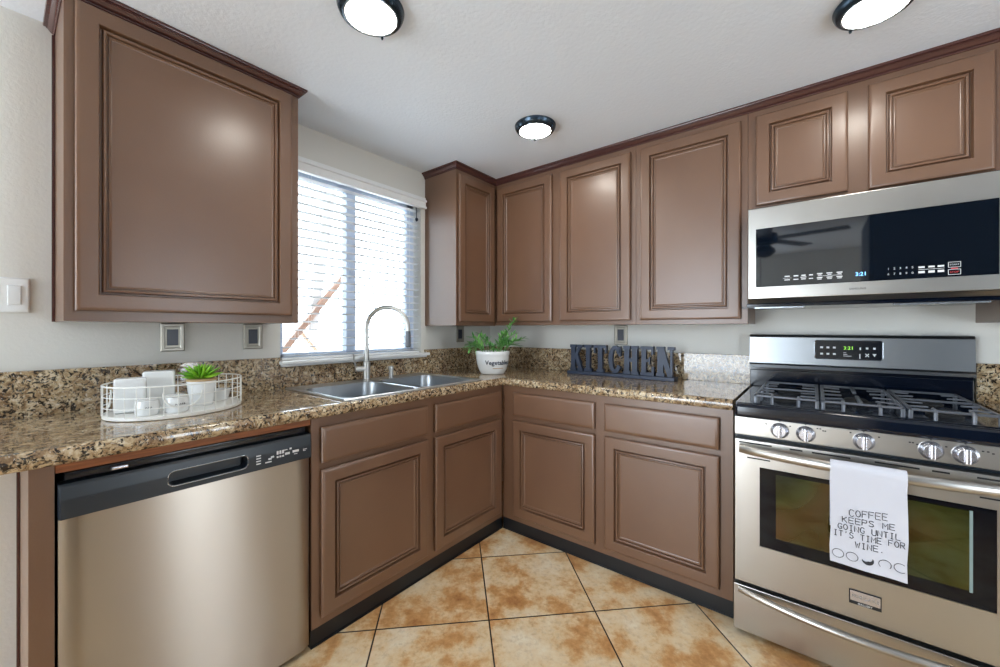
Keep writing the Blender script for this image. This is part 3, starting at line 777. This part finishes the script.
STK = {'C': [[(.95, .85), (.7, 1), (.3, 1), (0, .75), (0, .25), (.3, 0), (.7, 0), (.95, .15)]],
 'O': [[(.5, 1), (.15, .85), (0, .5), (.15, .15), (.5, 0), (.85, .15), (1, .5), (.85, .85), (.5, 1)]],
 'F': [[(0, 0), (0, 1), (1, 1)], [(0, .55), (.8, .55)]], 'E': [[(1, 1), (0, 1), (0, 0), (1, 0)], [(0, .52), (.85, .52)]],
 'K': [[(0, 0), (0, 1)], [(.9, 1), (0, .45)], [(.25, .58), (.95, 0)]], 'P': [[(0, 0), (0, 1), (.8, 1), (.95, .78), (.8, .5), (0, .5)]],
 'S': [[(.95, .88), (.6, 1), (.15, .95), (.05, .72), (.3, .55), (.8, .45), (.95, .22), (.7, .02), (.3, 0), (0, .12)]],
 'M': [[(0, 0), (0, 1), (.5, .4), (1, 1), (1, 0)]], 'G': [[(.95, .85), (.65, 1), (.25, .97), (0, .6), (.05, .2), (.4, 0), (.9, .1), (.95, .45), (.55, .45)]],
 'I': [[(.5, 0), (.5, 1)], [(.2, 1), (.8, 1)], [(.2, 0), (.8, 0)]], 'N': [[(0, 0), (0, 1), (.95, 0), (.95, 1)]], 'U': [[(0, 1), (0, .2), (.25, 0), (.75, 0), (1, .2), (1, 1)]],
 'T': [[(0, 1), (1, 1)], [(.5, 1), (.5, 0)]], 'L': [[(0, 1), (0, 0), (1, 0)]], "'": [[(.5, 1), (.45, .75)]], 'R': [[(0, 0), (0, 1), (.8, 1), (.95, .78), (.8, .52), (0, .5)], [(.4, .5), (.98, 0)]],
 'W': [[(0, 1), (.22, 0), (.5, .7), (.78, 0), (1, 1)]], '.': [[(.4, .08), (.5, .0)]]}
def towel_x(s, z):
    t = (s + ty0) / (ty0 - ty1) if False else (s - 2.133) / (.184)
    amp = max(0, (.72 - z)) * .012
    return -.7750 + amp * sin(t * 9 + .6) * .6 - .0012
b = MB()
def stroke(P3, w_=.0011): b.tube(P3, w_, 5)
def write(txt, s0, s1, z, h_, slope):
    n = len(txt); cw = (s1 - s0) / (n - .3)
    for i, ch in enumerate(txt):
        if ch == ' ': continue
        for pl in STK[ch]:
            stroke([(towel_x(s0 + i * cw + x * cw * .74, z + yy * h_), -(s0 + i * cw + x * cw * .74), z + slope * i * cw + yy * h_) for x, yy in pl])
write('COFFEE', 2.181, 2.271, .593, .021, .12)
write('KEEPS ME', 2.164, 2.288, .568, .018, .08)
write('GOING UNTIL', 2.153, 2.300, .543, .018, .05)
write("IT'S TIME FOR", 2.142, 2.310, .519, .018, .05)
write('WINE.', 2.196, 2.264, .495, .018, .05)
b.build('printed_lettering', M_ink, tw)
b = MB()
for k, s in enumerate((2.153, 2.188, 2.226, 2.266, 2.301)):
    z = .460 + .001 * k; r = .0145
    if k == 2:
        out = []; inn = []
        for i in range(17):
            a = -3.3 + 4.0 * i / 16
            out.append((s + r * cos(a), z + r * sin(a))); tt = sin(pi * i / 16)
            inn.append((s + (r - .013 * tt) * cos(a), z + (r - .013 * tt) * sin(a)))
        vo = [b.bm.verts.new((towel_x(*p) - .0004, -p[0], p[1])) for p in out]; vi = [b.bm.verts.new((towel_x(*p) - .0004, -p[0], p[1])) for p in inn]
        for i in range(16):
            try: b.bm.faces.new((vo[i], vo[i + 1], vi[i + 1], vi[i]))
            except ValueError: pass
        arcs = (-2.8, 3.3)
    else: arcs = {0: (.4, 6.9), 1: (-1.2, 5.0), 3: (-.7, 3.9), 4: (.9, 5.4)}[k]
    if k == 2: continue
    P3 = [(towel_x(s + r * cos(a), z + r * .95 * sin(a)), -(s + r * cos(a)), z + r * .95 * sin(a)) for a in [arcs[0] + (arcs[1] - arcs[0]) * i / 24 for i in range(25)]]
    b.tube(P3, .0008, 5)
b.build('printed_moons', M_ink, tw)

# ------------------------------------------------------------------ outlets and switch
def outlet(mp, s0, s1, z0, z1, label):
    t = thing('wall_outlet', mp((s0 + s1) / 2, 0, (z0 + z1) / 2), label, 'outlet', 'framed wall outlets')
    b = MB(); w_ = s1 - s0
    lp = [(0, .0005), (0, .006), (.004, .009), (w_ * .16, .009), (w_ * .2, .0055), (w_ * .25, .0055)]
    rings(b, mp, s0, s1, z0, z1, 0, lp); b.build('plate', M_silverframe, t, 20)
    b = MB(); i = w_ * .27; rings(b, mp, s0 + i, s1 - i, z0 + i * 1.15, z1 - i * 1.15, .0053, [(0, 0), (0, .003), (.0015, .004)]); b.build('receptacle', M_navy, t)
outlet(mapA, -2.106, -2.026, 1.114, 1.2305, 'silver-framed wall outlet above the wire tray, left of the pair')
outlet(mapA, -1.806, -1.724, 1.112, 1.2305, 'silver-framed wall outlet just left of the window, right of the pair')
outlet(mapA, -.40, -.318, 1.108, 1.227, 'dark wall outlet in the corner beside the potted herb')
outlet(mapB, 1.062, 1.15, 1.104, 1.231, 'silver wall outlet above the KITCHEN sign')
sw = thing('light_switch', (-2.5, -.004, 1.32), 'white rocker light switch on the wall at the left edge', 'light switch')
b = MB(); rings(b, mapA, -2.565, -2.449, 1.262, 1.378, 0, [(0, .0005), (0, .005), (.003, .0075), (.006, .008)]); b.build('plate', M_white, sw)
for s in (-2.534, -2.482):
    b = MB(); rings(b, mapA, s - .015, s + .015, 1.288, 1.352, .0078, [(0, 0), (.001, .003), (.003, .004)]); b.build('rocker', M_ceramic, sw)

# ------------------------------------------------------------------ KITCHEN sign
sg = thing('word_sign', (-.14, -1.145, CT), 'dark slab-serif KITCHEN word sign standing on the granite', 'sign')
s_a, s_b = .812, 1.476
b = MB(); b.box(-.178, -.098, -s_b - .004, -s_a + .004, CT + .0005, CT + .022, .003); b.build('base', M_sign, sg)
zb, zt = CT + .0222, 1.104; H = zt - zb; SD0, SD1 = -.152, -.128
NP = [0]
def poly(mb, pts):
    NP[0] += 1; e_ = .0003 * (NP[0] % 11)
    mb.loops([[(SD0 - e_, -s, z) for s, z in pts], [(SD1 + e_, -s, z) for s, z in pts]])
def rect(mb, a, e, z0, z1): poly(mb, [(a, z0), (e, z0), (e, z1), (a, z1)])
def letter(ch, s, w_):
    mb = MB(); st = w_ * .34; se = H * .11
    Z = lambda f_: zb + H * f_
    if ch in 'KHN' or ch in 'EI':
        if ch == 'I':
            c = s + w_ / 2; st = w_ * .5; rect(mb, c - st / 2, c + st / 2, zb, zt); rect(mb, s, s + w_, zb, zb + se); rect(mb, s, s + w_, zt - se, zt)
        else:
            rect(mb, s + w_ * .07, s + w_ * .07 + st, zb, zt)
            rect(mb, s, s + w_ * .48, zb, zb + se); rect(mb, s, s + w_ * .48, zt - se, zt)
    if ch == 'K':
        x = s + w_ * .36
        poly(mb, [(x, Z(.36)), (x, Z(.56)), (s + w_ * .66, Z(.97)), (s + w_ * .92, Z(.97))])
        poly(mb, [(s + w_ * .42, Z(.50)), (s + w_ * .62, Z(.64)), (s + w_ * .99, Z(.03)), (s + w_ * .70, Z(.03))])
        rect(mb, s + w_ * .58, s + w_, zt - se, zt); rect(mb, s + w_ * .60, s + w_ * 1.03, zb, zb + se)
    if ch == 'H':
        rect(mb, s + w_ * .93 - st, s + w_ * .93, zb, zt); rect(mb, s + w_ * .52, s + w_, zb, zb + se); rect(mb, s + w_ * .52, s + w_, zt - se, zt)
        rect(mb, s + w_ * .3, s + w_ * .7, Z(.44), Z(.57))
    if ch == 'N':
        rect(mb, s + w_ * .80, s + w_ * .93, zb, zt); rect(mb, s + w_ * .66, s + w_ * 1.04, zt - se, zt)
        poly(mb, [(s + w_ * .08, zt), (s + w_ * .42, zt), (s + w_ * .93, zb), (s + w_ * .66, zb)])
    if ch == 'E':
        rect(mb, s, s + w_, zb, zb + se); rect(mb, s, s + w_ * .96, zt - se, zt); rect(mb, s + w_ * .3, s + w_ * .72, Z(.46), Z(.56))
        rect(mb, s + w_ * .82, s + w_, zb, Z(.3)); rect(mb, s + w_ * .80, s + w_ * .96, Z(.72), zt); rect(mb, s + w_ * .62, s + w_ * .72, Z(.38), Z(.64))
    if ch == 'T':
        c = s + w_ / 2; rect(mb, c - st * .5, c + st * .5, zb, zt); rect(mb, c - w_ * .27, c + w_ * .27, zb, zb + se); rect(mb, s, s + w_, zt - se, zt)
        rect(mb, s, s + w_ * .14, Z(.70), zt); rect(mb, s + w_ * .86, s + w_, Z(.70), zt)
    if ch == 'C':
        cx, cz = s + w_ * .52, zb + H / 2; rx, rz = w_ * .52, H / 2; ix, iz = w_ * .20, H * .36; n = 22; a0, a1 = .55, 2 * pi - .55
        o_ = [(cx + rx * cos(a0 + (a1 - a0) * i / n), cz + rz * sin(a0 + (a1 - a0) * i / n)) for i in range(n + 1)]
        i_ = [(cx + ix * cos(a0 + (a1 - a0) * i / n), cz + iz * sin(a0 + (a1 - a0) * i / n)) for i in range(n + 1)]
        for q in range(n): poly(mb, [o_[q], o_[q + 1], i_[q + 1], i_[q]])
        rect(mb, s + w_ * .80, s + w_ * .96, Z(.62), Z(.97))
    mb.build('letter', M_sign, sg, 25)
ws = {'K': .100, 'I': .060, 'T': .098, 'C': .092, 'H': .104, 'E': .088, 'N': .108}
ws = {k: v * .89 for k, v in ws.items()}; tot = sum(ws.values()); gap = (s_b - s_a - .012 - tot) / 6; s = s_a + .006
for ch in 'KITCHEN': letter(ch, s, ws[ch]); s += ws[ch] + gap

# ------------------------------------------------------------------ herb pot
hp_ = thing('potted_herb', (-.49, -.425, CT), 'white bowl planter lettered Vegetables with leafy green herb', 'potted plant')
pc = Vector((-.48, -.42, CT + .0005))
b = MB(); prof = [(.070, 0), (.078, .003), (.092, .03), (.104, .07), (.109, .105), (.109, .122), (.113, .126), (.113, .146), (.109, .150), (.104, .146), (.102, .125)]
b.lathe(prof, pc, 48, cap1=False); b.build('planter', M_ceramic, hp_, 50)
MB().lathe([(.1015, 0), (.1015, .004), (.05, .01)], pc + Vector((0, 0, .122)), 32).build('soil', M_soil, hp_)
b = MB(); vd = math.atan2(cam.location.y - pc.y, cam.location.x - pc.x)
def wrap(cx_, z_, r):
    def f_(x, y, zz_):
        a = vd + .36 + (x + cx_) / r; zq = z_ + y
        rr = r + .0012 + zz_
        return (pc.x + rr * cos(a), pc.y + rr * sin(a), pc.z + zq)
    return f_
text_into(b, 'Vegetables', .040, wrap(.0, .066, .1055), offset=.0007); b.build('lettering', mat('navy_lettering', (40, 48, 66), .5), hp_)
b = MB()
for i in range(-4, 5): b.box(0, 0, 0, 0, 0, 0) if False else None
pp = [wrap(0, .042, .0985)(x, 0, .0) for x in [-.035 + .07 * i / 10 for i in range(11)]]
b.tube(pp, .0022, 6); b.build('painted_twig', mat('tan_paint', (176, 140, 96), .6), hp_)
def leaf(mb, p, d, ln, wd_, up=Vector((0, 0, 1))):
    d = Vector(d).normalized(); sd_ = d.cross(up)
    if sd_.length < .05: sd_ = Vector((1, 0, 0))
    sd_.normalize(); nn = sd_.cross(d); p = Vector(p)
    pts_ = [(0, .15), (.3, .8), (.55, 1), (.8, .6), (1, 0.05)]
    Lf = []; Rf = []; Cn = []
    for t, w_ in pts_:
        c = p + d * ln * t - nn * (ln * .18 * t * t)
        Lf.append(mb.bm.verts.new(c + sd_ * wd_ * w_ / 2 + nn * wd_ * .12)); Rf.append(mb.bm.verts.new(c - sd_ * wd_ * w_ / 2 + nn * wd_ * .12)); Cn.append(mb.bm.verts.new(c))
    for i in range(4):
        mb.bm.faces.new((Lf[i], Lf[i + 1], Cn[i + 1], Cn[i])); mb.bm.faces.new((Cn[i], Cn[i + 1], Rf[i + 1], Rf[i]))
lv = MB(); stm = MB()
rv = Vector((sin(YAW), -cos(YAW), 0)); fv = Vector((cos(YAW), sin(YAW), 0))     # rightwards / away on the counter
stems = [(.14, 0.02, .215, 9)] + [(random.uniform(-.18, .25), random.uniform(-.09, .09), random.uniform(.03, .13), 6) for _ in range(22)]
for (r_, f_, h_, nl) in stems:
    p0 = pc + rv * r_ * .35 + fv * f_ * .5 + Vector((0, 0, .125)); p1 = pc + rv * r_ + fv * f_ + Vector((0, 0, .13 + h_))
    mid_ = (p0 + p1) / 2 + Vector((0, 0, .03)); P_ = [p0, (p0 + mid_) / 2 + Vector((0, 0, .012)), mid_, (mid_ + p1) / 2 + Vector((0, 0, .006)), p1]
    stm.tube(P_, .0018, 5)
    for i in range(nl * 2):
        t = .25 + .75 * i / (nl * 2 - 1); k = min(3, int(t * 4)); q = P_[k].lerp(P_[k + 1], t * 4 - k)
        ax = (P_[k + 1] - P_[k]).normalized(); a = i * 2.4
        sd_ = Vector((cos(a), sin(a), .3)); d = ax * .9 + sd_ * .8
        leaf(lv, q, d, random.uniform(.036, .056), random.uniform(.011, .017))
    leaf(lv, p1, p1 - P_[3], .04, .012)
stm.build('stems', M_leaf, hp_); lv.build('foliage', M_leaf, hp_, 60)

# ------------------------------------------------------------------ wire tray and what is in it
TC = Vector((-2.105, -.260)); TA, TB, TR = .203, .178, .3
def ell(t, k=1.0, z=0):
    x = TA * k * cos(t); y = TB * k * sin(t)
    return (TC.x + x * cos(TR) - y * sin(TR), TC.y + x * sin(TR) + y * cos(TR), z)
tr = thing('wire_tray', (TC.x, TC.y, CT), 'oval white wire tray standing on the counter above the dishwasher', 'tray')
b = MB(); nn = 56
lp = [[ell(2 * pi * i / nn, k, CT + z) for i in range(nn)] for k, z in ((.985, .0006), (1.0, .003), (1.0, .012), (.985, .014), (.975, .008))]
b.loops(lp, True, True).build('base', M_wire, tr, 40)
b = MB(); b.ring([ell(2 * pi * i / nn, 1.0, 1.020) for i in range(nn)], .0024, 6); b.build('top_rail', M_wire, tr)
b = MB()
for z in (.950, .985): b.ring([ell(2 * pi * i / nn, 1.0, z) for i in range(nn)], .0014, 6)
nw = 34
for i in range(nw):
    t = 2 * pi * i / nw; b.tube([ell(t, 1.0, CT + .010), ell(t, 1.0, 1.020)], .0014, 6)
b.build('wire_mesh', M_wire, tr)
for t0, sw in ((4.32, .27), (2.75, .42)):
    P_ = []
    for i in range(15):
        a = pi * i / 14; P_.append(ell(t0 + sw * cos(a), 1.0 - .02 - .05 * sin(a), .996 - .050 * sin(a) ** .7))
    MB().tube(P_, .0026, 8).build('handle', M_wire, tr)
# white ceramic canisters (upright, square) behind, two low white jars in front
def canister(x, y, w_, h_, rot, label):
    b = MB(); z0 = CT + .0085
    lp = []
    for i, z in ((.006, 0), (0, .005), (0, h_ - .004), (.003, h_)):
        lp.append([(x + cos(rot) * px_ - sin(rot) * py_, y + sin(rot) * px_ + cos(rot) * py_, z0 + z) for px_, py_ in rrect(-w_ / 2 + i, w_ / 2 - i, -w_ * .36 + i, w_ * .36 - i, .008)])
    tag(b.loops(lp).build('canister', M_ceramic, None, 40), label, 'canister', 'square white canisters')
canister(-2.230, -.235, .082, .118, -.25, 'square white canister at the left end of the wire tray')
canister(-2.148, -.208, .090, .134, -.25, 'taller square white canister in the wire tray beside the succulent')
def jar(x, y, r, h_, label, txt):   # txt: number of illegible pen strokes on the front
    t = thing('jar', (x, y, CT + .0085), label, 'jar', 'small white jars'); z0 = CT + .0085
    MB().lathe([(r * .86, 0), (r * .97, .006), (r, h_ * .5), (r * .94, h_ * .86), (r * .8, h_ * .92)], (x, y, z0), 32).build('body', M_ceramic, t, 50)
    MB().lathe([(r * .86, h_ * .921), (r * .88, h_ * .98), (r * .7, h_), (r * .1, h_ * 1.02)], (x, y, z0), 32).build('lid', M_ceramic, t, 50)
    a0 = math.atan2(cam.location.y - y, cam.location.x - x)
    b = MB(); P0 = lambda q, w2: (x + (r + .0008) * cos(a0 + .25 + q / r), y + (r + .0008) * sin(a0 + .25 + q / r), z0 + h_ * .5 + w2)
    for k in range(txt): b.tube([P0(-.012 + k * .006, -.003), P0(-.0105 + k * .006, .003), P0(-.008 + k * .006, -.001 + .002 * (k % 2))], .0008, 5)
    b.build('lettering', M_ink, t)
jar(-2.205, -.335, .033, .054, 'small white jar at the front left of the wire tray', 3)
jar(-2.128, -.342, .037, .058, 'small white jar with dark lettering at the front of the wire tray', 5)
sp = thing('potted_succulent', (-2.03, -.26, CT), 'spiky bright green succulent in a white pot in the wire tray', 'potted plant')
spc = Vector((-2.035, -.265, CT + .0085))
MB().lathe([(.034, 0), (.037, .004), (.046, .085), (.047, .092), (.043, .092), (.042, .082)], spc, 32, cap1=True).build('pot', M_ceramic, sp, 50)
MB().lathe([(.0475, .0922), (.0475, .098), (.042, .100), (.02, .099)], spc, 32, cap0=True).build('gravel', mat('tan_gravel', (190, 160, 120), .9), sp)
b = MB()
for ringi, (nl, tilt, ln) in enumerate(((14, .25, .062), (13, .6, .062), (11, .95, .055), (7, 1.25, .05))):
    for i in range(nl):
        a = 2 * pi * i / nl + ringi * .37 + random.uniform(-.12, .12); tl = tilt + random.uniform(-.12, .12)
        d = Vector((cos(a) * cos(tl), sin(a) * cos(tl), sin(tl))); p = spc + Vector((0, 0, .100)) + d * .008; l2 = ln * random.uniform(.85, 1.12)
        b.tube([p, p + d * l2 * .45, p + d * l2 * .8, p + d * l2], .005, 6, rads=[.0042, .0056, .0036, .0005])
b.build('leaves', M_succ, sp, 60)
dsh = MB(); dsh.lathe([(.024, 0), (.028, .002), (.038, .040), (.039, .044), (.036, .044), (.026, .006), (.002, .005)], (-1.958, -.203, CT + .0085), 36)
tag(dsh.build('dish', M_ceramic), 'low white dish at the right end of the wire tray', 'dish')

# ------------------------------------------------------------------ behind the camera, seen only as reflections
fan = thing('ceiling_fan', (-3.25, -1.68, CE), 'dark ceiling fan behind the camera, reflected in the microwave glass', 'ceiling fan')
fx, fy = -3.25, -1.68
MB().lathe([(.07, 0), (.075, -.03), (.03, -.05), (.03, -.07), (.11, -.08), (.125, -.12), (.11, -.18), (.05, -.2)], (fx, fy, CE), 28).build('motor', M_fan, fan)
for k in range(5):
    a = 2 * pi * k / 5 - 1.35
    b = MB(); b.obox((fx + .40 * cos(a), fy + .40 * sin(a), CE - .135), .56, .12, .008, Matrix.Rotation(a, 3, 'Z') @ Matrix.Rotation(.06, 3, 'X'), .003); b.build('blade', M_fan, fan)
MB().lathe([(.05, -.2), (.09, -.23), (.10, -.27), (.06, -.31), (.01, -.325)], (fx, fy, CE), 24).build('lamp_bowl', M_fan, fan)
MB().tube([(fx + .02, fy + .03, CE - .31), (fx + .02, fy + .03, CE - .62)], .003, 6).build('pull_chain', M_fan, fan)
pc_ = thing('pantry_cabinet', (-3.35, -3.3, FL), 'tall dark pantry cabinet opposite the range, reflected in the microwave glass', 'cabinet')
MB().box(-3.7, -3.0, -3.9, -2.46, FL, 2.2, .004).build('body', M_dark_room, pc_)
for k in range(2): MB().box(-2.9995, -2.98, -2.48 - k * .70, -3.17 - k * .70, .1, 2.17, .004).build('door', M_dark_room, pc_)
